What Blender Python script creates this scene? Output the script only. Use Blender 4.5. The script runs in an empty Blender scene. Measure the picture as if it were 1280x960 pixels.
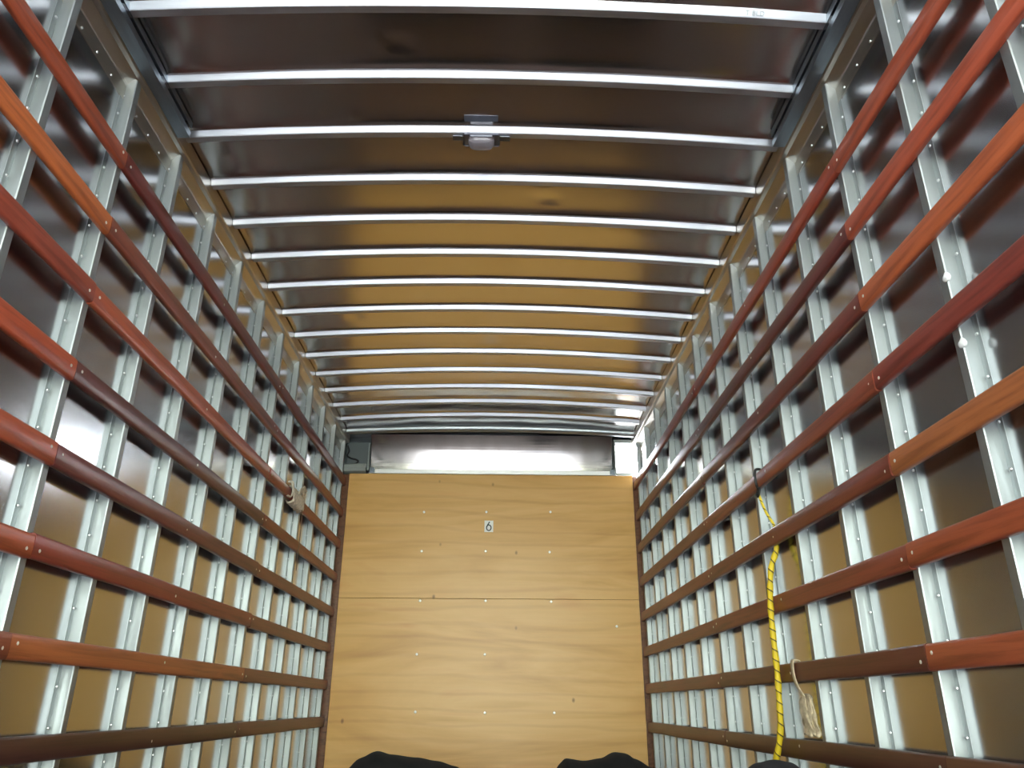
import bpy, bmesh, math, random
from mathutils import Vector, Matrix, noise

# ------------------------------------------------------------------ scene, camera, light
SC = bpy.context.scene
COL = SC.collection
H = 0.52                                   # camera height above the cargo floor
XL, XR = -1.2835, 1.1165                     # inner faces of the wooden slats
XM = (XL + XR) / 2
YF = 6.280                                 # face of the plywood at the front of the box
YB = -0.7                                  # rear door sill
SHL, SHR = XL - .057, XR + .057            # wall sheets

cam = bpy.data.cameras.new('camera')
cam.sensor_fit = 'HORIZONTAL'
cam.sensor_width = 36.0
cam.lens = 36.0 * 967.24 / 1280
cam.clip_start = .02
co = bpy.data.objects.new('camera', cam)
COL.objects.link(co)
rt = Vector((0.99984178, -0.01707477, 0.00498594))
up = Vector((-0.01114913, -0.38315385, 0.92361725))
fw = Vector((0.01386017, 0.92352671, 0.38328359))
co.matrix_world = Matrix(((rt.x, up.x, -fw.x, 0), (rt.y, up.y, -fw.y, 0), (rt.z, up.z, -fw.z, H), (0, 0, 0, 1)))
SC.camera = co

SC.view_settings.view_transform = 'Standard'
SC.view_settings.look = 'None'
SC.view_settings.gamma = 1.0
SC.view_settings.use_curve_mapping = False
SC.view_settings.exposure = 0.55

SKY_BASE, SKY_GLOW, SKY_LOBE = 2.8, 8.2, 45.0
w = bpy.data.worlds.new('daylight')
SC.world = w
w.use_nodes = True
nt = w.node_tree
bg = nt.nodes['Background']
tc = nt.nodes.new('ShaderNodeTexCoord')
sep = nt.nodes.new('ShaderNodeSeparateXYZ')
nt.links.new(tc.outputs['Generated'], sep.inputs[0])
# the bright side of the sky is behind the open rear door (-Y), brightest towards the horizon
mr = nt.nodes.new('ShaderNodeMapRange')
mr.inputs['From Min'].default_value = -0.2
mr.inputs['From Max'].default_value = -0.95
mr.interpolation_type = 'SMOOTHSTEP'
nt.links.new(sep.outputs['Y'], mr.inputs['Value'])
mz = nt.nodes.new('ShaderNodeMapRange')
mz.inputs['From Min'].default_value = 0.45
mz.inputs['From Max'].default_value = 0.0
mz.interpolation_type = 'SMOOTHSTEP'
nt.links.new(sep.outputs['Z'], mz.inputs['Value'])
mm = nt.nodes.new('ShaderNodeMath'); mm.operation = 'MULTIPLY'
nt.links.new(mr.outputs[0], mm.inputs[0]); nt.links.new(mz.outputs[0], mm.inputs[1])
ma = nt.nodes.new('ShaderNodeMath'); ma.operation = 'MULTIPLY_ADD'
ma.inputs[1].default_value = SKY_GLOW; ma.inputs[2].default_value = SKY_BASE
nt.links.new(mm.outputs[0], ma.inputs[0])
# bright sky lobe added ahead of the truck so the corner gap glares
dt = nt.nodes.new('ShaderNodeVectorMath'); dt.operation = 'DOT_PRODUCT'
dt.inputs[1].default_value = Vector((.22, 1, .3)).normalized()
nt.links.new(tc.outputs['Generated'], dt.inputs[0])
mh = nt.nodes.new('ShaderNodeMapRange'); mh.interpolation_type = 'SMOOTHSTEP'
mh.inputs['From Min'].default_value = .80; mh.inputs['From Max'].default_value = .97; mh.inputs['To Max'].default_value = SKY_LOBE
nt.links.new(dt.outputs['Value'], mh.inputs['Value'])
md = nt.nodes.new('ShaderNodeMath'); md.operation = 'ADD'
nt.links.new(ma.outputs[0], md.inputs[0]); nt.links.new(mh.outputs[0], md.inputs[1])
nt.links.new(md.outputs[0], bg.inputs['Strength'])
mc = nt.nodes.new('ShaderNodeMix'); mc.data_type = 'RGBA'
mc.inputs['A'].default_value = (.86, .92, 1.0, 1)      # open sky
mc.inputs['B'].default_value = (.90, 1.0, .82, 1)      # hazy horizon over trees
nt.links.new(mm.outputs[0], mc.inputs['Factor'])
nt.links.new(mc.outputs['Result'], bg.inputs['Color'])

sun = bpy.data.lights.new('sun', 'SUN')
sun.energy = 70; sun.angle = math.radians(1.5); sun.color = (1, .96, .9)
so = bpy.data.objects.new('sun', sun); COL.objects.link(so)
so.rotation_euler = Vector((.48, -1, -.36)).to_track_quat('-Z', 'Y').to_euler()   # low, from ahead and left

random.seed(4)

# ------------------------------------------------------------------ materials
def lin(r, g, b):
    f = lambda c: (c / 255 / 12.92) if c / 255 <= .04045 else ((c / 255 + .055) / 1.055) ** 2.4
    return (f(r), f(g), f(b), 1)

def base_mat(name, col, rough=.5, metal=0.0, **kw):
    m = bpy.data.materials.new(name)
    m.use_nodes = True
    b = m.node_tree.nodes['Principled BSDF']
    b.inputs['Base Color'].default_value = col
    b.inputs['Roughness'].default_value = rough
    b.inputs['Metallic'].default_value = metal
    for k, v in kw.items():
        b.inputs[k.replace('_', ' ')].default_value = v
    return m, m.node_tree, b

def noise_tex(nt, scale, detail=4, mapping=(1, 1, 1), dist=0.0, rough=.55):
    tc = nt.nodes.new('ShaderNodeTexCoord')
    mp = nt.nodes.new('ShaderNodeMapping')
    mp.inputs['Scale'].default_value = mapping
    nt.links.new(tc.outputs['Object'], mp.inputs['Vector'])
    n = nt.nodes.new('ShaderNodeTexNoise')
    n.inputs['Scale'].default_value = scale
    n.inputs['Detail'].default_value = detail
    n.inputs['Roughness'].default_value = rough
    n.inputs['Distortion'].default_value = dist
    nt.links.new(mp.outputs[0], n.inputs['Vector'])
    return n

def ramp(nt, src, stops):
    r = nt.nodes.new('ShaderNodeValToRGB')
    while len(r.color_ramp.elements) < len(stops):
        r.color_ramp.elements.new(.5)
    for e, (p, c) in zip(r.color_ramp.elements, stops):
        e.position = p; e.color = c
    nt.links.new(src, r.inputs['Fac'])
    return r

def metal(name, col, r0, r1, bump=.02, bscale=3, mapping=(1, 1, 1), vary=.1, aniso=0.0, axis='Z'):
    m, nt, b = base_mat(name, col, r0, 1.0)
    n = noise_tex(nt, 7, 5, mapping)
    mr = nt.nodes.new('ShaderNodeMapRange')
    mr.inputs['From Min'].default_value = .3; mr.inputs['From Max'].default_value = .7
    mr.inputs['To Min'].default_value = r0; mr.inputs['To Max'].default_value = r1
    nt.links.new(n.outputs['Fac'], mr.inputs['Value'])
    nt.links.new(mr.outputs[0], b.inputs['Roughness'])
    k = 1 - vary
    r = ramp(nt, n.outputs['Fac'], [(.3, (col[0]*k, col[1]*k, col[2]*k, 1)), (.7, col)])
    nt.links.new(r.outputs[0], b.inputs['Base Color'])
    if bump:
        n2 = noise_tex(nt, bscale, 2)
        bp = nt.nodes.new('ShaderNodeBump')
        bp.inputs['Strength'].default_value = 1.0
        bp.inputs['Distance'].default_value = bump
        nt.links.new(n2.outputs['Fac'], bp.inputs['Height'])
        nt.links.new(bp.outputs[0], b.inputs['Normal'])
    if aniso:
        b.inputs['Anisotropic'].default_value = aniso
        t = nt.nodes.new('ShaderNodeTangent')
        t.direction_type = 'RADIAL'; t.axis = axis
        nt.links.new(t.outputs[0], b.inputs['Tangent'])
    return m

M_SHEET = metal('wall_sheet_aluminium', (.52, .53, .55, 1), .165, .20, 0, mapping=(.3, .3, .3), vary=.05)
M_ROOF = metal('roof_sheet_aluminium', (.68, .65, .625, 1), .17, .21, 0, mapping=(.3, .3, .3), vary=.05)
M_STUD = metal('stud_aluminium', (.44, .47, .475, 1), .46, .58, 0, mapping=(6, 6, .6), vary=.12)
M_BOW = metal('bow_aluminium', (.62, .635, .68, 1), .38, .52, 0, mapping=(.5, 6, 6), vary=.2)
M_RAILALU = metal('top_rail_aluminium', (.58, .54, .48, 1), .30, .40, 0, mapping=(5, .4, 5), vary=.12)
M_GALV = metal('galvanised_steel', (.32, .37, .42, 1), .38, .5, 0, mapping=(5, .5, 5), vary=.25)
M_HEAD = metal('header_tube_steel', (.55, .60, .62, 1), .35, .5, 0, mapping=(.6, 5, 5), vary=.2)
M_NOSE = metal('front_sheet_aluminium', (.44, .415, .40, 1), .11, .15, 0, mapping=(2, .4, .3), vary=.12)
M_TRIM = metal('bright_aluminium_angle', (.92, .92, .90, 1), .4, .5, 0, vary=.08)
M_RIVET = metal('rivet_metal', (.80, .82, .82, 1), .3, .4, 0)
M_GREY = base_mat('grey_painted_casting', lin(98, 106, 108), .45)[0]
M_LIP = base_mat('pale_grey_casting', lin(158, 166, 162), .4)[0]
M_BLACK = base_mat('black_rubber_and_shade', (.012, .012, .014, 1), .5)[0]
M_WHITE = base_mat('white_sticker_vinyl', (.95, .93, .86, 1), .4)[0]
M_INK = base_mat('black_ink', (.02, .02, .018, 1), .5)[0]
M_SCREW = base_mat('zinc_screw', (.9, .88, .82, 1), .3, .7)[0]
M_PUTTY = base_mat('white_filler', (.75, .76, .76, 1), .8)[0]
M_HOOK = base_mat('dark_steel_hook', (.03, .03, .03, 1), .4, .6)[0]
M_LAMP = metal('lamp_housing_metal', (.24, .25, .29, 1), .35, .45, 0)
M_LENS = base_mat('frosted_lamp_lens', (.36, .33, .36, 1), .2, 0, Transmission_Weight=.3)[0]

def wood(name, rgb, dark=.42, rough=.36):
    c = lin(*rgb); c = (c[0]*1.0, c[1]*1.2 + .006, c[2]*1.15 + .006, 1)
    m, nt, b = base_mat(name, c, rough)
    n = noise_tex(nt, 1.0, 6, (14, 1.1, 32), 1.2, .6)
    r = ramp(nt, n.outputs['Fac'], [(.25, (c[0]*dark, c[1]*dark*.9, c[2]*dark*.9, 1)), (.5, c),
                                    (.78, (min(1, c[0]*1.35), c[1]*1.4, c[2]*1.35, 1))])
    nt.links.new(r.outputs[0], b.inputs['Base Color'])
    n2 = noise_tex(nt, 1.0, 4, (20, 3, 90))
    bp = nt.nodes.new('ShaderNodeBump'); bp.inputs['Strength'].default_value = .25; bp.inputs['Distance'].default_value = .002
    nt.links.new(n2.outputs['Fac'], bp.inputs['Height']); nt.links.new(bp.outputs[0], b.inputs['Normal'])
    b.inputs['Specular IOR Level'].default_value = .32
    b.inputs['Coat Weight'].default_value = .10
    b.inputs['Coat Roughness'].default_value = .25
    return m

def plywood():
    m, nt, b = base_mat('amber_varnished_plywood', (.5, .3, .1, 1), .38)
    n = noise_tex(nt, 1.0, 5, (.55, 1, 3.4), 2.2, .5)
    r = ramp(nt, n.outputs['Fac'], [(.28, lin(212, 158, 82)), (.46, lin(226, 174, 96)), (.6, lin(232, 183, 108)), (.8, lin(224, 163, 90))])
    n2 = noise_tex(nt, 1.0, 3, (2.2, 1, 60), .6)
    r2 = ramp(nt, n2.outputs['Fac'], [(.3, (.97, .965, .96, 1)), (.6, (1, 1, 1, 1))])
    wv = nt.nodes.new('ShaderNodeTexWave'); wv.wave_type = 'BANDS'; wv.bands_direction = 'Z'
    tc = nt.nodes.new('ShaderNodeTexCoord'); mp = nt.nodes.new('ShaderNodeMapping'); mp.inputs['Scale'].default_value = (.35, 1, 1.6)
    nt.links.new(tc.outputs['Object'], mp.inputs['Vector']); nt.links.new(mp.outputs[0], wv.inputs['Vector'])
    wv.inputs['Scale'].default_value = 1.6; wv.inputs['Distortion'].default_value = 7; wv.inputs['Detail'].default_value = 3; wv.inputs['Detail Scale'].default_value = .9
    r3 = ramp(nt, wv.outputs['Fac'], [(0, (.93, .89, .86, 1)), (.2, (1, 1, 1, 1)), (1, (1, 1, 1, 1))])
    # small dark knots
    vo = nt.nodes.new('ShaderNodeTexVoronoi'); vo.inputs['Scale'].default_value = 3.4
    mp2 = nt.nodes.new('ShaderNodeMapping'); mp2.inputs['Scale'].default_value = (1.2, 1, .8)
    nt.links.new(tc.outputs['Object'], mp2.inputs['Vector']); nt.links.new(mp2.outputs[0], vo.inputs['Vector'])
    r4 = ramp(nt, vo.outputs['Distance'], [(.02, (.45, .36, .3, 1)), (.06, (1, 1, 1, 1))])
    prev = r.outputs[0]
    for q in (r2, r3, r4):
        x = nt.nodes.new('ShaderNodeMix'); x.data_type = 'RGBA'; x.blend_type = 'MULTIPLY'; x.inputs['Factor'].default_value = 1
        nt.links.new(prev, x.inputs['A']); nt.links.new(q.outputs[0], x.inputs['B'])
        prev = x.outputs['Result']
    nt.links.new(prev, b.inputs['Base Color'])
    return m
M_PLY = plywood()

def floor_mat():
    m, nt, b = base_mat('worn_dark_floor_planks', (.05, .03, .02, 1), .6)
    n = noise_tex(nt, 1.0, 6, (20, .8, 1), .6)
    r = ramp(nt, n.outputs['Fac'], [(.25, lin(100, 86, 86)), (.7, lin(152, 134, 132))])
    nt.links.new(r.outputs[0], b.inputs['Base Color'])
    return m
M_FLOOR = floor_mat()

def yard_mat():
    m, nt, b = base_mat('pale_concrete_yard', (.4, .4, .4, 1), .9)
    n = noise_tex(nt, 2.0, 6)
    r = ramp(nt, n.outputs['Fac'], [(.3, (.28, .30, .32, 1)), (.7, (.42, .44, .46, 1))])
    nt.links.new(r.outputs[0], b.inputs['Base Color'])
    return m
M_YARD = yard_mat()

def cloth(name, rgb, rough=.9, sc=60):
    c = lin(*rgb)
    m, nt, b = base_mat(name, c, rough)
    n = noise_tex(nt, sc, 4)
    r = ramp(nt, n.outputs['Fac'], [(.3, (c[0]*.7, c[1]*.7, c[2]*.7, 1)), (.7, (c[0]*1.15, c[1]*1.15, c[2]*1.15, 1))])
    nt.links.new(r.outputs[0], b.inputs['Base Color'])
    return m
M_BLANKET = cloth('black_moving_blanket', (16, 16, 18), 1.0, 40)
M_WRAP = cloth('off_white_wrap', (238, 226, 206))
M_STRAP = cloth('beige_webbing', (202, 184, 152))
M_STRING = cloth('thin_brown_string', (110, 84, 60))

def rope_mat():
    m, nt, b = base_mat('yellow_braided_rope', (.7, .5, .02, 1), .6)
    tc = nt.nodes.new('ShaderNodeTexCoord'); sp = nt.nodes.new('ShaderNodeSeparateXYZ')
    nt.links.new(tc.outputs['UV'], sp.inputs[0])
    a = nt.nodes.new('ShaderNodeMath'); a.operation = 'MULTIPLY_ADD'; a.inputs[1].default_value = 1.0
    nt.links.new(sp.outputs['X'], a.inputs[0]); nt.links.new(sp.outputs['Y'], a.inputs[2])
    f = nt.nodes.new('ShaderNodeMath'); f.operation = 'FRACT'; nt.links.new(a.outputs[0], f.inputs[0])
    r = ramp(nt, f.outputs[0], [(.0, lin(40, 34, 10)), (.10, lin(60, 50, 14)), (.17, lin(206, 178, 26)), (.9, lin(222, 192, 40))])
    nt.links.new(r.outputs[0], b.inputs['Base Color'])
    return m
M_ROPE = rope_mat()

# ------------------------------------------------------------------ helpers
def obj(name, bm, mat, parent=None, smooth=False, loc=None):
    me = bpy.data.meshes.new(name)
    bmesh.ops.recalc_face_normals(bm, faces=bm.faces[:])
    bm.to_mesh(me); bm.free()
    me.materials.append(mat)
    if smooth:
        for p in me.polygons: p.use_smooth = True
    o = bpy.data.objects.new(name, me)
    COL.objects.link(o)
    if loc is not None: o.location = loc
    if parent is not None: o.parent = parent
    return o

def tag(o, label=None, cat=None, group=None, kind=None):
    if label: o['label'] = label
    if cat: o['category'] = cat
    if group: o['group'] = group
    if kind: o['kind'] = kind
    return o

def thing(name, loc, label, cat, group=None):
    o = bpy.data.objects.new(name, None)
    COL.objects.link(o); o.location = loc
    return tag(o, label, cat, group)

def box(bm, x0, x1, y0, y1, z0, z1, bev=0, seg=2):
    r = bmesh.ops.create_cube(bm, size=1)
    vs = r['verts']
    for v in vs:
        v.co = Vector(((x0+x1)/2 + v.co.x*(x1-x0), (y0+y1)/2 + v.co.y*(y1-y0), (z0+z1)/2 + v.co.z*(z1-z0)))
    if bev:
        es = list({e for v in vs for e in v.link_edges})
        bmesh.ops.bevel(bm, geom=es, offset=bev, segments=seg, affect='EDGES', profile=.5)

def prism(bm, pts, axis, a, b, steps=1):
    """extrude a closed polygon along an axis; pts are the two other coordinates in axis order"""
    rings = []
    for k in range(steps + 1):
        t = a + (b - a) * k / steps
        ring = []
        for p in pts:
            if axis == 'X': c = (t, p[0], p[1])
            elif axis == 'Y': c = (p[0], t, p[1])
            else: c = (p[0], p[1], t)
            ring.append(bm.verts.new(c))
        rings.append(ring)
    n = len(pts)
    for r0, r1 in zip(rings, rings[1:]):
        for i in range(n):
            bm.faces.new((r0[i], r0[(i+1) % n], r1[(i+1) % n], r1[i]))
    for f in (bm.faces.new(rings[0]), bm.faces.new(rings[-1])):
        for e in f.edges: e.smooth = False
    return rings

def tube(bm, pts, rad, n=8, uvscale=None):
    """tube along points, radius may be a list"""
    pts = [Vector(p) for p in pts]
    uv = bm.loops.layers.uv.verify()
    rings = []; L = 0; ls = []
    ref = None
    for i, p in enumerate(pts):
        t = (pts[min(i+1, len(pts)-1)] - pts[max(i-1, 0)]).normalized()
        if ref is None:
            ref = Vector((1, 0, 0)) if abs(t.x) < .8 else Vector((0, 0, 1))
        u = (ref - t * ref.dot(t)).normalized(); ref = u
        v = t.cross(u)
        r = rad[i] if isinstance(rad, (list, tuple)) else rad
        if i: L += (p - pts[i-1]).length
        ls.append(L)
        rings.append([bm.verts.new(p + (u*math.cos(2*math.pi*k/n) + v*math.sin(2*math.pi*k/n))*r) for k in range(n)])
    for i in range(len(rings)-1):
        for k in range(n):
            f = bm.faces.new((rings[i][k], rings[i][(k+1) % n], rings[i+1][(k+1) % n], rings[i+1][k]))
            if uvscale:
                for lp, (kk, ii) in zip(f.loops, ((k, i), (k+1, i), (k+1, i+1), (k, i+1))):
                    lp[uv].uv = (kk/n, ls[ii]*uvscale)
    bm.faces.new(rings[0]); bm.faces.new(rings[-1])

def catmull(pts, n=8):
    P = [Vector(p) for p in pts]; P = [P[0]*2-P[1]] + P + [P[-1]*2-P[-2]]
    out = []
    for i in range(1, len(P)-2):
        for k in range(n):
            t = k/n
            a, b, c, d = P[i-1], P[i], P[i+1], P[i+2]
            out.append(.5*((2*b)+(c-a)*t+(2*a-5*b+4*c-d)*t*t+(3*b-a-3*c+d)*t**3))
    out.append(P[-2]); return out

# ------------------------------------------------------------------ the setting
def roof_top(x):
    t = (x - XM) / 1.2
    return 2.185 - .049 * t * t
def roof_z(x, y):
    z = roof_top(x) + .004
    ph = ((y - 1.901) / .3026) % 1.0
    z -= .009 * math.exp(-(1 - ph) * .3026 / .019)          # the sheet is drawn down onto each bow
    z += .0022 * noise.noise(Vector((x * 2.3, y * 2.7, .3)))
    k = max(0, min(1, (y - 5.2) / .45))
    z += .004 * k * noise.noise(Vector((x * 4.2, y * 6.0, 7.3)))
    for dx, dy, a, sx, sy in DENTS:
        z += a * math.exp(-((x-dx)/sx)**2 - ((y-dy)/sy)**2)
    return z
DENTS = [(-.40, 2.093, .0045, .035, .010), (-.44, 2.088, -.004, .02, .014), (-.60, 2.451, -.0045, .025, .022), (.215, 2.988, .006, .035, .020),
         (.17, 2.914, -.004, .035, .023), (-.35, 2.10, .003, .02, .02), (-.879, 4.162, .006, .05, .03), (.65, 3.231, -.003, .25, .05)]

bm = bmesh.new()
nx = 100
rows = [YB]
for k in range(-8, 15):
    yb = 1.901 + .3026 * k
    for f in (0, .004, .05, .09, .13, .17, .21, .24, .265, .285, .298, .308, .316, .322, .327, .3305):
        f *= .3026 / .3326
        if rows[-1] + .002 < yb + f < 6.42: rows.append(yb + f)
rows.append(6.42)
ny = len(rows) - 1
grid = [[bm.verts.new((SHL + (SHR - SHL) * i / nx, y, H + roof_z(SHL + (SHR - SHL) * i / nx, y))) for i in range(nx + 1)] for y in rows]
for j in range(ny):
    for i in range(nx):
        bm.faces.new((grid[j][i], grid[j][i+1], grid[j+1][i+1], grid[j+1][i]))
o = obj('ceiling', bm, M_ROOF, smooth=True)
tag(o, 'thin brown-grey polished aluminium roof sheet above the roof bows', 'ceiling', kind='structure')
sm = o.modifiers.new('thick', 'SOLIDIFY'); sm.thickness = .012; sm.offset = -1 if o.data.polygons[0].normal.z > 0 else -1

ZTOP = H + 2.135
for nm, x0, x1, lb in (('wall_left', SHL - .03, SHL, 'left wall of dull aluminium sheet behind the studs'),
                       ('wall_right', SHR, SHR + .03, 'right wall of dull aluminium sheet behind the studs')):
    bm = bmesh.new(); box(bm, x0, x1, YB, 6.44, -.02, ZTOP + .06)
    tag(obj(nm, bm, M_SHEET), lb, 'wall', kind='structure')
bm = bmesh.new(); box(bm, SHL - .03, SHR + .03, YB, 6.44, -.05, 0)
tag(obj('floor', bm, M_FLOOR), 'dark worn plank floor of the cargo box', 'floor', kind='structure')

# front bulkhead: lower plate behind the plywood and a curved sheet above it, with an opening added at the right corner for its daylight glare
HOLE = (.985, 1.172, H + 1.765, H + 2.105)
bm = bmesh.new()
box(bm, SHL - .03, SHR + .03, 6.40, 6.44, -.05, HOLE[2])
box(bm, SHL - .03, HOLE[0], 6.40, 6.44, HOLE[2], ZTOP + .06)
box(bm, HOLE[0], SHR + .03, 6.40, 6.44, HOLE[3], ZTOP + .06)
tag(obj('wall_front', bm, M_GREY), 'front bulkhead of the cargo box behind the plywood', 'wall', kind='structure')

bm = bmesh.new()
pr = []
for k in range(13):
    t = k / 12
    t = .232 + .768 * t
    pr.append((6.372 - .012*t - .085 * t * t, H + 1.765 + .362 * t))
pts = pr + [(p[0] + .004, p[1]) for p in reversed(pr)]
prism(bm, pts, 'X', -1.10, .952, 24)
o = obj('aluminium_nose_sheet', bm, M_NOSE)
tag(o, 'curved shiny aluminium sheet above the plywood at the front end', 'sheet')

# rear: door header with the door rolled part way, open below
bm = bmesh.new()
box(bm, SHL - .03, SHR + .03, YB - .04, YB, H + 2.07, ZTOP + .06)
tag(obj('wall_rear', bm, M_GREY), 'rear door header behind the camera', 'wall', kind='structure')
bm = bmesh.new()
bmesh.ops.create_grid(bm, x_segments=8, y_segments=8, size=40)
o = obj('ground', bm, M_YARD, loc=(0, 0, -1.15)); tag(o, 'pale concrete yard outside the truck', 'ground', kind='structure')

RIVET_ME = None
def rivet(parent, loc):
    global RIVET_ME
    if RIVET_ME is None:
        bm = bmesh.new()
        bmesh.ops.create_uvsphere(bm, u_segments=8, v_segments=5, radius=.0048)
        RIVET_ME = bpy.data.meshes.new('rivet'); bm.to_mesh(RIVET_ME); bm.free(); RIVET_ME.materials.append(M_RIVET)
    o = bpy.data.objects.new('rivet', RIVET_ME); COL.objects.link(o)
    o.parent = parent; o.location = loc

# top rails where the walls meet the roof
for nm, sx, xin, xsh, lb in (('trim_1', -1, XL, SHL, 'left aluminium top rail between wall studs and roof'),
                             ('trim_2', 1, XR, SHR, 'right aluminium top rail between wall studs and roof')):
    d = -sx
    pts = [(xin, H+2.119), (xin, H+2.056), (xin + sx*.006, H+2.050), (xin + sx*.022, H+2.049), (xsh + d*.006, H+2.022), (xsh + d*.003, H+2.016),
           (xsh + d*.003, H+1.956), (xsh, H+1.956), (xsh, H+2.119)]
    bm = bmesh.new(); prism(bm, pts, 'Y', YB, 6.285)
    o = obj(nm, bm, M_RAILALU); tag(o, lb, 'trim', kind='structure')
    y = 1.45
    while y < 4.1:
        rivet(o, (xsh + d*.003, y, H+1.971))
        y += .10

# ------------------------------------------------------------------ studs
ORD = ['first', 'second', 'third', 'fourth', 'fifth', 'sixth', 'seventh', 'eighth', 'ninth', 'tenth', 'eleventh', 'twelfth', 'thirteenth', 'fourteenth']
SPC = .4057
def stud(side, k, y0):
    xs = SHL if side == 'left' else SHR
    d = 1 if side == 'left' else -1
    f = xs + d * .037                      # front face
    ys = y0
    pts = [(xs, ys-.022), (xs + d*.002, ys-.022), (xs + d*.003, ys-.012), (xs + d*.002, ys-.001), (f - d*.003, ys), (f, ys+.002), (f, ys+.031),
           (f - d*.002, ys+.033), (xs + d*.002, ys+.034), (xs + d*.002, ys+.053), (xs, ys+.053)]
    bm = bmesh.new(); prism(bm, pts, 'Z', .0, H+2.044)
    n = ORD[k]
    o = obj('wall_stud', bm, M_STUD)
    if k == 0: lb = f'{side} wall aluminium stud nearest the plywood front panel'
    else: lb = f'{n} aluminium stud on the {side} wall, counted back from the plywood'
    tag(o, lb, 'stud', f'{side} wall studs')
    z = H - .30
    while z < H + 2.0 and k < 13:
        rivet(o, (xs + d*.003, ys-.011, z))
        z += .115
    return o
STUDS = {}
for side, ya in (('left', 2.5537), ('right', 2.5159)):
    for k in range(14):
        STUDS[side, k] = stud(side, k, ya + SPC * (9 - k))

# two blobs of white filler on the near edge of one right stud
for yy, z in ((1.7075, H + 1.018), (1.7060, H + .831)):
    bm = bmesh.new()
    bmesh.ops.create_icosphere(bm, subdivisions=3, radius=.014)
    for v in bm.verts:
        v.co *= 1 + .35 * noise.noise(v.co * 90 + Vector((z, 0, 0))); v.co.x *= .45
    tag(obj('filler_blob', bm, M_PUTTY, STUDS['right', 11], True, loc=(SHR - .036, yy, z)), 'white filler blob')

# ------------------------------------------------------------------ wooden slats
ZL = [1.6722, 1.4108, 1.1556, .8940, .6277, .3647, .1032, -.1570]
ZR = [1.6616, 1.3968, 1.1350, .8741, .6092, .3479, .0860, -.1808]
YJS = {'left': [.14, 2.1636, 4.20, 6.277], 'right': [.10, 2.1185, 4.145, 6.277]}
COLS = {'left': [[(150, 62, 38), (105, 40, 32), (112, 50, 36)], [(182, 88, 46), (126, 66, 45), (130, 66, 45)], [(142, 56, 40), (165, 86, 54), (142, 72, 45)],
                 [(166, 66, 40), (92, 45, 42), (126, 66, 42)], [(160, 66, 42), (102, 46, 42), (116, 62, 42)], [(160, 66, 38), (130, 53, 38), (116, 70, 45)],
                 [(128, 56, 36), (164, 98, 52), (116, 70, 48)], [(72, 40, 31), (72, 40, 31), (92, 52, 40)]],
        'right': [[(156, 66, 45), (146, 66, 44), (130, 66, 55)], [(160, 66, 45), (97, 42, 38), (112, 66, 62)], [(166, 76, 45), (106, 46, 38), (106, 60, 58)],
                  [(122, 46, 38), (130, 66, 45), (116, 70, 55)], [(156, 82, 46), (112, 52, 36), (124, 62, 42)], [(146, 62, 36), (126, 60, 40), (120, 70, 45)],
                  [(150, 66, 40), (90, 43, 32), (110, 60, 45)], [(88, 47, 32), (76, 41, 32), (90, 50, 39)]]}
ROW = ['top row', 'second row from roof', 'third row from roof', 'fourth row from roof', 'fifth row from roof',
       'sixth row from roof', 'seventh row from roof', 'lowest visible row']
SEG = ['length nearest the camera', 'middle length', 'length ending at the plywood']
def hue(c):
    r, g, b = c
    if r < 100: return 'dark brown'
    if r < 120: return 'reddish brown'
    if r < 140: return 'brown'
    return 'orange-red' if g < 80 else 'orange'
SCREW_ME = None
def screw_obj(parent, loc, d):
    global SCREW_ME
    if SCREW_ME is None:
        bm = bmesh.new()
        bmesh.ops.create_uvsphere(bm, u_segments=8, v_segments=5, radius=.0055)
        for v in bm.verts: v.co.x *= .35
        SCREW_ME = bpy.data.meshes.new('screw'); bm.to_mesh(SCREW_ME); bm.free(); SCREW_ME.materials.append(M_SCREW)
    o = bpy.data.objects.new('screw', SCREW_ME); COL.objects.link(o)
    o.parent = parent; o.location = loc
for side in ('left', 'right'):
    xin, d, zs = (XL, 1, ZL) if side == 'left' else (XR, -1, ZR)
    YJ = YJS[side]
    for r in range(8):
        for s in range(3):
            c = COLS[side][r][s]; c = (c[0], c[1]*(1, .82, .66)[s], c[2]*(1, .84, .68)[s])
            y0, y1 = YJ[s] + .0015, YJ[s+1] - .0015
            z0 = H + zs[r] + random.uniform(-.002, .002)
            hgt = .069 + random.uniform(-.002, .002)
            t = .020
            back = xin - d * t
            face = xin + d * random.uniform(-.0015, .0015)
            # softly rounded board section
            pts = [(back, z0 + .002), (back + d*.002, z0), (face - d*.007, z0), (face - d*.0022, z0 + .0022), (face, z0 + .008),
                   (face + d*.0012, z0 + hgt*.5), (face, z0 + hgt - .008), (face - d*.0022, z0 + hgt - .0022), (face - d*.007, z0 + hgt), (back + d*.002, z0 + hgt), (back, z0 + hgt - .002)]
            ym = (y0 + y1) / 2; zm = z0 + hgt/2
            P = [(p[0] - xin, p[1] - zm) for p in pts]
            bm = bmesh.new(); rings = prism(bm, P, 'Y', y0 - ym, y1 - ym, 16)
            sd = random.uniform(0, 50)
            for ring in rings:
                for v in ring:
                    q = Vector((sd, (v.co.y + ym) * 1.3, 0))
                    v.co.z += .0022 * noise.noise(q); v.co.x += d * .0012 * noise.noise(q + Vector((9, 0, 0)))
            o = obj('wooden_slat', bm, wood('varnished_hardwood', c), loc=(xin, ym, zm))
            for p in o.data.polygons:
                p.use_smooth = abs(p.normal.y) < .5
            tag(o, f'{hue(c)} slat on {side} wall, {ROW[r]}, {SEG[s]}', 'slat', f'{side} wall wooden slats')
            for yy in ([y0 + .03, (y0 + y1)/2, y1 - .03] if s < 2 else [y0 + .03]):
                screw_obj(o, (d * .0012, yy - ym, random.uniform(-.012, .012)), d)

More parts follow.
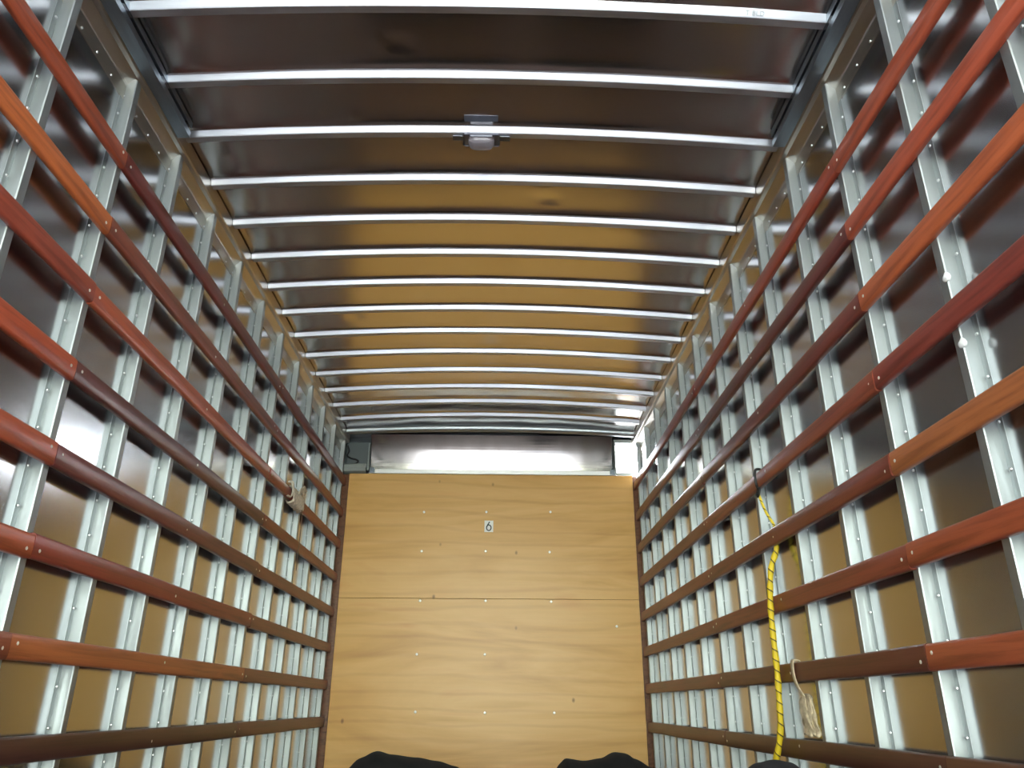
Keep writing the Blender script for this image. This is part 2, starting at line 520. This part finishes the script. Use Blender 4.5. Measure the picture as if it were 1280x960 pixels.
# ------------------------------------------------------------------ roof bows
def bow_line(x):
    return roof_top(x) - .040
for i in range(14):
    y0 = 1.901 + .3026 * i - (.018, .002, .007, 0, 0, 0, 0, 0, 0, 0, 0, 0, 0, 0)[i]
    bm = bmesh.new()
    rings = []
    N = 28
    for k in range(N + 1):
        x = XL + .002 + (XR - XL - .004) * k / N
        zb = H + bow_line(x)
        top = H + roof_top(x) - .004
        sec = [(y0 - .008, top), (y0 - .008, top - .0015), (y0, top - .003), (y0 + .012, zb + .003), (y0 + .015, zb), (y0 + .043, zb), (y0 + .046, zb + .003), (y0 + .058, top - .003), (y0 + .066, top - .0015), (y0 + .066, top)]
        rings.append([bm.verts.new((x, p[0], p[1])) for p in sec])
    n = len(rings[0])
    for a, b in zip(rings, rings[1:]):
        for q in range(n):
            bm.faces.new((a[q], a[(q+1) % n], b[(q+1) % n], b[q]))
    bm.faces.new(rings[0]); bm.faces.new(rings[-1])
    o = obj('roof_bow', bm, M_BOW)
    k = 13 - i
    if i == 2: lb = 'aluminium roof bow that carries the ceiling lamp'
    elif i == 0: lb = 'roof bow nearest the camera, faintly stamped at its right end'
    elif i == 1: lb = 'roof bow one place nearer the camera than the lamp bow'
    elif i == 13: lb = 'roof bow nearest the front header tube'
    elif i < 8: lb = f'{ORD[i-3]} aluminium roof bow beyond the lamp, towards the plywood'
    else: lb = f'{ORD[k]} aluminium roof bow back from the front header tube'
    tag(o, lb, 'roof bow', 'roof bows')
    if i == 0: BOW0 = o

# faint raised stamp on the first bow
def text_mesh(body, size, extrude=.0008, offset=0.0):
    cu = bpy.data.curves.new('lettering', 'FONT'); cu.body = body; cu.size = size; cu.extrude = extrude; cu.offset = offset
    cu.align_x = 'CENTER'; cu.align_y = 'CENTER'
    t = bpy.data.objects.new('lettering', cu); COL.objects.link(t)
    bpy.context.view_layer.update()
    me = bpy.data.meshes.new_from_object(t.evaluated_get(bpy.context.evaluated_depsgraph_get()))
    bpy.data.objects.remove(t)
    return me
me = text_mesh('T BLD', .024, .0006)
me.materials.append(M_STUD)
st = bpy.data.objects.new('stamp', me); COL.objects.link(st)
st.rotation_euler = (math.radians(111), math.radians(3.6), 0); st.location = (.83, 1.883 + .0058, H + roof_top(.83) - .0290)
st.parent = BOW0

# header tube over the front sheet
bm = bmesh.new()
rings = []
for k in range(25):
    x = XL + .004 + (XR - XL - .008) * k / 24
    zc = H + 2.1417 - .035 * ((x - XM) / 1.2) ** 2
    rings.append([bm.verts.new((x, 6.133 + .033*math.cos(2*math.pi*q/24), zc + .033*math.sin(2*math.pi*q/24))) for q in range(24)])
for a, b in zip(rings, rings[1:]):
    for q in range(24): bm.faces.new((a[q], a[(q+1) % 24], b[(q+1) % 24], b[q]))
for f in (bm.faces.new(rings[0]), bm.faces.new(rings[-1])):
    for e in f.edges: e.smooth = False
tag(obj('header_tube', bm, M_HEAD, smooth=True), 'blue-grey rounded header tube across the roof above the shiny front sheet', 'roof tube')

# ------------------------------------------------------------------ door tracks
for side, xin, d in (('left', XL, 1), ('right', XR, -1)):
    zc = H + 2.0875; a = xin + d*.002; b = xin + d*.05; h = .036
    pts = [(a, zc-h), (b, zc-h), (b, zc-h+.026), (b-d*.003, zc-h+.026), (b-d*.003, zc-h+.003), (a+d*.003, zc-h+.003), (a+d*.003, zc+h-.003),
           (b-d*.003, zc+h-.003), (b-d*.003, zc+h-.026), (b, zc+h-.026), (b, zc+h), (a, zc+h)]
    bm = bmesh.new(); prism(bm, pts, 'Y', YB + .1, 2.458)
    o = obj('door_track', bm, M_GALV)
    tag(o, f'blue-grey steel door track under the {side} edge of the roof', 'door track', 'roll-up door tracks')
    bm = bmesh.new(); box(bm, a + d*.006, b - d*.006, 2.433, 2.448, zc-h+.006, zc+h-.006, .002)  # black block put in for the dark hollow of the open track end
    obj('track_end_shade', bm, M_BLACK, o)

# ------------------------------------------------------------------ front wall: plywood, strip, corner castings
PX0, PX1 = -1.259, 1.108
SEAM = H + .772
def ply(z0, z1, label, screws):
    bm = bmesh.new(); box(bm, PX0, PX1, YF, YF + .018, z0, z1, .002)
    o = obj('plywood_panel', bm, M_PLY)
    tag(o, label, 'plywood panel', 'plywood front panels')
    for x, z in screws:
        bm = bmesh.new()
        bmesh.ops.create_uvsphere(bm, u_segments=10, v_segments=6, radius=.0105, matrix=Matrix.Translation((x, YF - .0005, H + z)) @ Matrix.Diagonal((1, .3, 1, 1)))
        obj('screw', bm, M_SCREW, o, True)
ply(SEAM + .001, H + 1.782, 'upper amber plywood panel with the number sticker at the front end',
    [(-.622, 1.46), (-.111, 1.465), (.416, 1.47), (-.626, 1.141), (-.111, 1.145), (.405, 1.142)])
ply(.004, SEAM - .001, 'lower amber plywood panel under the seam, behind black blankets',
    [(-.619, .754), (-.105, .757), (.412, .754), (-.624, .356), (-.103, .358), (.921, .571), (-.614, -.051), (-.096, -.054), (.424, -.052)])

for nm, x0, x1, sd in (('trim_3', SHL, PX0 - .001, 'left'), ('trim_4', PX1 + .001, SHR, 'right')):
    bm = bmesh.new(); box(bm, x0, x1, YF + .001, YF + .03, 0, H + 1.774, .002)
    tag(obj(nm, bm, wood('corner_strip_wood', (112, 62, 40))), f'brown wooden corner strip at the {sd} edge of the plywood', 'trim', kind='structure')

st = thing('number_sticker', (-.0885, YF, H + 1.3465), 'small white sticker with a black number 6 on the plywood', 'sticker')
bm = bmesh.new(); box(bm, -.036, .036, -.0015, 0, -.047, .047)
obj('backing', bm, M_WHITE, st)
# the digit, drawn as a tapered stroke
bm = bmesh.new()
def stroke(bm, pts, wd):
    P = [Vector((p[0], 0, p[1])) for p in pts]; l = []; r = []
    for i, p in enumerate(P):
        t = (P[min(i+1, len(P)-1)] - P[max(i-1, 0)]).normalized(); n = Vector((-t.z, 0, t.x))
        l.append(p + n*wd/2); r.append(p - n*wd/2)
    for i in range(len(P)-1):
        q = [l[i], l[i+1], r[i+1], r[i]]
        f = [bm.verts.new(v + Vector((0, -.0022, 0))) for v in q]; g = [bm.verts.new(v + Vector((0, -.0012, 0))) for v in q]
        bm.faces.new(f); bm.faces.new(g)
        for j in range(4): bm.faces.new((f[j], f[(j+1) % 4], g[(j+1) % 4], g[j]))
loop = [(.0185*math.cos(a), -.012 + .023*math.sin(a)) for a in [2*math.pi*k/28 for k in range(29)]]
stroke(bm, loop, .0085)
stroke(bm, [(-.0165, -.004), (-.010, .010), (-.002, .024), (.006, .037)], .0088)
obj('digit', bm, M_INK, st)

an = thing('aluminium_angle', (0, YF, H + 1.779), 'whitish aluminium angle strip along the top edge of the plywood', 'metal strip')
bm = bmesh.new(); box(bm, -1.10, .975, -.004, .085, .006, .010, .001); box(bm, -1.10, .975, .082, .086, .006, .068, .001)
obj('strip', bm, M_TRIM, an)
for x in (-1.085, .955):
    bm = bmesh.new(); box(bm, x-.022, x+.022, .05, .080, .012, .072, .004)
    for dz in (.03, .055):
        bmesh.ops.create_uvsphere(bm, u_segments=6, v_segments=4, radius=.005, matrix=Matrix.Translation((x, .048, dz)))
    obj('bracket', bm, M_GALV, an)

def casting(side):
    # upright rounded corner casting filling the gap above the plywood
    if side == 'left': x0, x1 = SHL + .03, -1.115
    else: x0, x1 = .97, SHR - .02
    z0, z1 = H + 1.790, (H + 2.072 if side == 'left' else H + 2.117)
    o = thing('corner_casting', ((x0+x1)/2, YF + .063, z0), '', 'corner casting')
    cx = (x0+x1)/2; w = (x1-x0)/2
    ya, yb = -.10, .07
    if side == 'left':
        o['label'] = 'dark grey corner casting with a black cable, left of the shiny sheet'
        bm = bmesh.new(); box(bm, -w, w, -.03, yb, .05, z1-z0, .012)
        obj('housing', bm, M_GREY, o)
        # pale swept bottom lip, wrapping round
        bm = bmesh.new()
        sec = [(-.075, .075), (-.088, .060), (-.092, .035), (-.080, .010), (-.05, 0), (.06, 0), (.06, .012), (-.045, .012), (-.068, .022), (-.078, .038), (-.074, .056), (-.062, .068)]
        prism(bm, sec, 'X', -w, w - .01)
        obj('bottom_lip', bm, M_LIP, o)
        bm = bmesh.new(); box(bm, w-.008, w+.004, -.035, .0, .03, z1-z0-.01, .003)
        obj('edge_flange', bm, M_LIP, o)
        bm = bmesh.new()
        tube(bm, catmull([(-.085, -.045, .24), (-.07, -.05, .19), (-.082, -.052, .15), (-.045, -.055, .125), (-.01, -.05, .118), (.012, -.045, .105), (0, -.045, .085), (-.03, -.04, .07)], 6), .007, 8)
        obj('cable', bm, M_BLACK, o, True)
    else:
        o['label'] = 'pale corner casting around the bright daylight gap, right of the shiny sheet'
        bm = bmesh.new(); box(bm, -w, w, -.02, yb, z1-z0-.03, z1-z0, .004)
        obj('top_plate', bm, M_LIP, o)
        bm = bmesh.new()
        sec = [(-.04, .0), (.06, 0), (.06, .03), (-.03, .03)]
        prism(bm, sec, 'X', -w, w)
        obj('bottom_lip', bm, M_LIP, o)
        bm = bmesh.new(); box(bm, -w, -w + .014, -.03, yb, .03, z1-z0-.03, .003)
        obj('edge_flange', bm, M_LIP, o)
    return o
casting('left'); casting('right')

# ------------------------------------------------------------------ ceiling lamp on the third bow
lp = thing('ceiling_lamp', (-.0926, 2.532, H + 2.1445), 'small unlit ceiling lamp with a frosted lens on the roof bow', 'lamp')
bm = bmesh.new(); box(bm, -.076, .076, -.020, .052, -.010, .0, .009)
for sx in (-1, 1):
    box(bm, sx*.095-.022, sx*.095+.022, -.006, .022, -.006, -.001, .002)
obj('base_plate', bm, M_LAMP, lp)
bm = bmesh.new()
rings = []
for (fx, fy, z) in ((.054, .036, -.008), (.053, .035, -.022), (.046, .031, -.034), (.032, .020, -.039)):
    rings.append([bm.verts.new((fx*(abs(math.cos(a))**.6)*math.copysign(1, math.cos(a)), .016 + fy*(abs(math.sin(a))**.7)*math.copysign(1, math.sin(a)), z)) for a in [2*math.pi*(k+.5)/28 for k in range(28)]])
for a, b in zip(rings, rings[1:]):
    for k in range(28): bm.faces.new((a[k], a[(k+1) % 28], b[(k+1) % 28], b[k]))
bm.faces.new(rings[0]); bm.faces.new(rings[-1])
obj('lens', bm, M_LENS, lp, True)
bm = bmesh.new(); box(bm, -.046, .046, -.026, -.0205, -.022, -.008, .003)
obj('bezel', bm, M_LAMP, lp)
bm = bmesh.new(); box(bm, -.068, .068, -.086, -.042, .030, .033, .001)
obj('mounting_bracket', bm, M_LAMP, lp)

# ------------------------------------------------------------------ rope and hook, rag, wrap
rp = thing('tie_rope', (XR, 3.23, H + .945), 'yellow braided rope hanging by a black hook from a right wall slat', 'rope')
ox, oy, oz = rp.location
def W(x, y, z): return (x - ox, y - oy, H + z - oz)
bm = bmesh.new()
tube(bm, catmull([W(XR + .03, 3.2396, 0.9117), W(XR + .03, 3.2375, 0.9412), W(XR + .012, 3.2366, 0.9540), W(XR - .008, 3.2324, 0.9481), W(XR - .014, 3.2301, 0.9166), W(XR - .012, 3.2283, 0.8791), W(XR - .010, 3.2160, 0.8594)], 6), .006, 8)
ring = [W(XR - .012 + .004*math.sin(a), 3.2150 + .015*math.cos(a), .8455 + .02*math.sin(a)) for a in [2*math.pi*k/16 for k in range(17)]]
tube(bm, ring, .0045, 6)
obj('hook', bm, M_HOOK, rp, True)
bm = bmesh.new()
line = catmull([W(XR - .010, 3.2179, 0.8328), W(XR + .004, 3.2004, 0.7589), W(XR + .026, 3.1822, 0.6948), W(XR + .027, 3.1815, 0.6406), W(XR + .022, 3.1850, 0.5913),
                W(XR - .004, 3.1945, 0.5224), W(XR - .016, 3.2113, 0.4139), W(XR - .018, 3.2242, 0.2957), W(XR - .017, 3.2302, 0.1478), W(XR - .018, 3.2439, 0.0197), W(XR - .022, 3.2659, -0.0986), W(XR - .04, 3.3198, -0.2168), W(XR - .07, 3.3871, -0.3942), W(XR - .09, 3.4032, -0.4928)], 10)
rad = []
for i, p in enumerate(line):
    t = i / len(line)
    rad.append(.0055 if t < .2 else .0055 + min(1, (t-.2)/.12)*.0065 + .0012*math.sin(i*.9))
tube(bm, line, rad, 10, uvscale=26)
obj('rope', bm, M_ROPE, rp, True)

def ribbon(bm, pts, widths, wdir, thick=.0025, wob=0):
    P = [Vector(p) for p in pts]; wd = Vector(wdir).normalized(); prev = None
    for i, p in enumerate(P):
        t = (P[min(i+1, len(P)-1)] - P[max(i-1, 0)]).normalized()
        n = t.cross(wd).normalized()
        sec = []
        K = 6
        for k in range(K+1):
            u = k/K - .5
            sec.append(p + wd*u*widths[i] + n*(wob*math.sin(k*2.1 + i*.8)))
        top = [bm.verts.new(q + n*thick) for q in sec]; bot = [bm.verts.new(q - n*thick) for q in sec]
        ring = top + bot[::-1]
        if prev:
            m = len(ring)
            for k in range(m): bm.faces.new((prev[k], prev[(k+1) % m], ring[(k+1) % m], ring[k]))
        else: bm.faces.new(ring)
        prev = ring
    bm.faces.new(prev)

sp = thing('beige_strap', (XR, 3.05, H + .155), 'crumpled beige strap looped over a right wall slat beside the yellow rope', 'strap')
ox, oy, oz = sp.location
bm = bmesh.new()
pts = catmull([W(XR + .026, 3.0866, 0.1183), W(XR + .022, 3.0840, 0.1557), W(XR + .008, 3.0835, 0.1631), W(XR - .006, 3.0840, 0.1557), W(XR - .007, 3.0828, 0.1084), W(XR - .003, 3.0674, 0.0690), W(XR + .010, 3.0429, 0.0296), W(XR + .014, 3.0313, 0.0000)], 5)
ribbon(bm, pts, [.022]*len(pts), (0, 1, .15))
obj('loop', bm, M_STRAP, sp, True)
bm = bmesh.new()
for (yy, sgn, ln) in ((3.035, 1, 0), (3.017, -1, .006), (3.003, 1, .012)):
    pts = catmull([W(XR + .016, yy + .027, .044), W(XR + .004 + ln, yy + .007*sgn, .02), W(XR - .002 + ln, yy + .0, -.03), W(XR + .006 + ln, yy - .010*sgn, -.069), W(XR - .004 + ln, yy - .016, -.097)], 5)
    ribbon(bm, pts, [.022 + .046*min(1, i/8) for i in range(len(pts))], (0, 1, .1*sgn), wob=.005)
obj('crumpled_end', bm, M_STRAP, sp, True)

wp = thing('cloth_wrap', (XL, 4.815, H + 1.1907), 'off-white cloth wrapped and tied round a left wall slat, string hanging', 'cloth')
ox, oy, oz = wp.location
bm = bmesh.new()
rings = []
for j in range(18):
    y = 4.675 + .28 * j/17
    k = 1 + .06*math.sin(j*1.7) + .05*noise.noise(Vector((j*.7, 2, 1)))
    if j in (0, 17): k *= .9
    ring = []
    for q in range(24):
        a = 2*math.pi*q/24
        rx, rz = .024*k, .050*k
        cx = math.copysign(abs(math.cos(a))**.55, math.cos(a)); cz = math.copysign(abs(math.sin(a))**.55, math.sin(a))
        f = 1 + .05*math.sin(j*1.3 + q*1.1)
        ring.append(bm.verts.new(W(XL - .010 + rx*cx*f, y + .01*math.sin(q*.9), 1.1907 + rz*cz*f)))
    rings.append(ring)
for a, b in zip(rings, rings[1:]):
    for q in range(24): bm.faces.new((a[q], a[(q+1) % 24], b[(q+1) % 24], b[q]))
wo = obj('wrap', bm, M_WRAP, wp, True)
sm = wo.modifiers.new('thick', 'SOLIDIFY'); sm.thickness = .003; sm.offset = 1
bm = bmesh.new()
pts = catmull([W(XL - .02, 4.6572, 1.2665), W(XL + .008, 4.6534, 1.2566), W(XL + .016, 4.6481, 1.2024), W(XL + .014, 4.6236, 1.1630), W(XL + .008, 4.5604, 1.1551)], 5)
ribbon(bm, pts, [.03]*len(pts), (0, 1, .5), .003, .003)
pts = catmull([W(XL + .018, 4.7913, 1.2369), W(XL + .026, 4.8615, 1.2734), W(XL + .02, 4.9177, 1.2517)], 5)
ribbon(bm, pts, [.04]*len(pts), (.3, .2, 1), .004, .004)
obj('tied_end', bm, M_WRAP, wp, True)
bm = bmesh.new()
tube(bm, catmull([W(XL + .014, 4.9159, 1.1482), W(XL + .016, 4.9265, 1.0644), W(XL + .014, 4.9380, 0.9659), W(XL + .013, 4.9419, 0.8476), W(XL + .012, 4.9429, 0.7688)], 5), .003, 6)
obj('string', bm, M_STRING, wp, True)

# ------------------------------------------------------------------ black blankets on the floor
def heap(loc, pts, dy, label, seed, wd):
    """crumpled cloth heap; pts = crest profile (x, height)"""
    bm = bmesh.new()
    nx, ny = 60, 34
    x0, x1 = pts[0][0], pts[-1][0]
    def crest(x):
        for (xa, za), (xb, zb) in zip(pts, pts[1:]):
            if xa <= x <= xb:
                t = (x-xa)/(xb-xa); t = t*t*(3-2*t)
                return za + (zb-za)*t
        return 0
    g = []
    for j in range(ny+1):
        v = j/ny*2 - 1
        row = []
        for i in range(nx+1):
            x = x0 + (x1-x0)*i/nx
            c = crest(x)
            prof = max(0, 1 - abs(v)**2.6)
            z = c * prof
            q = Vector((x*6 + seed, v*dy*6, seed))
            z *= 1 + .10*noise.noise(q)*(1 - prof**3)
            z += .012*noise.noise(q*2.5)*(c > .02)*(1-prof**6)
            row.append(bm.verts.new((x, v*dy + .03*noise.noise(q), max(.002, z))))
        g.append(row)
    for j in range(ny):
        for i in range(nx): bm.faces.new((g[j][i], g[j][i+1], g[j+1][i+1], g[j+1][i]))
    bot = [[bm.verts.new((v.co.x, v.co.y, 0)) for v in r] for r in (g[0], g[-1])]
    for r, b in ((g[0], bot[0]), (g[-1], bot[1])):
        for i in range(nx): bm.faces.new((r[i], b[i], b[i+1], r[i+1]))
    o = obj('moving_blanket', bm, M_BLANKET, None, True, loc=loc)
    tag(o, label, 'blanket', 'black blankets on the floor')
    s = o.modifiers.new('folds', 'SUBSURF'); s.levels = 1; s.render_levels = 1
    return o
h0 = H
heap((-.45, 4.11, 0), [(-.48, .02), (-.40, h0-.40), (-.26, h0-.285), (-.20, h0-.235), (-.13, h0-.207), (-.06, h0-.222), (.06, h0-.235), (.16, h0-.25), (.25, h0-.272), (.36, h0-.36), (.46, .02)], .4,
     'black crumpled blanket at the bottom edge, left of centre before the plywood', 3.1, .5)
heap((.52, 4.11, 0), [(-.36, .02), (-.27, h0-.36), (-.215, h0-.262), (-.19, h0-.236), (-.10, h0-.245), (-.02, h0-.235), (.05, h0-.208), (.10, h0-.212), (.14, h0-.235), (.22, h0-.272), (.32, h0-.36), (.42, .02)], .4,
     'black crumpled blanket at the bottom edge, right of centre before the plywood', 8.7, .4)
heap((.647, 2.01, 0), [(-.2, .02), (-.13, h0-.22), (-.075, h0-.145), (-.035, h0-.121), (0, h0-.114), (.035, h0-.119), (.07, h0-.14), (.12, h0-.21), (.2, .02)], .18,
     'small black bundle top at the foot of the yellow rope', 5.5, .2)
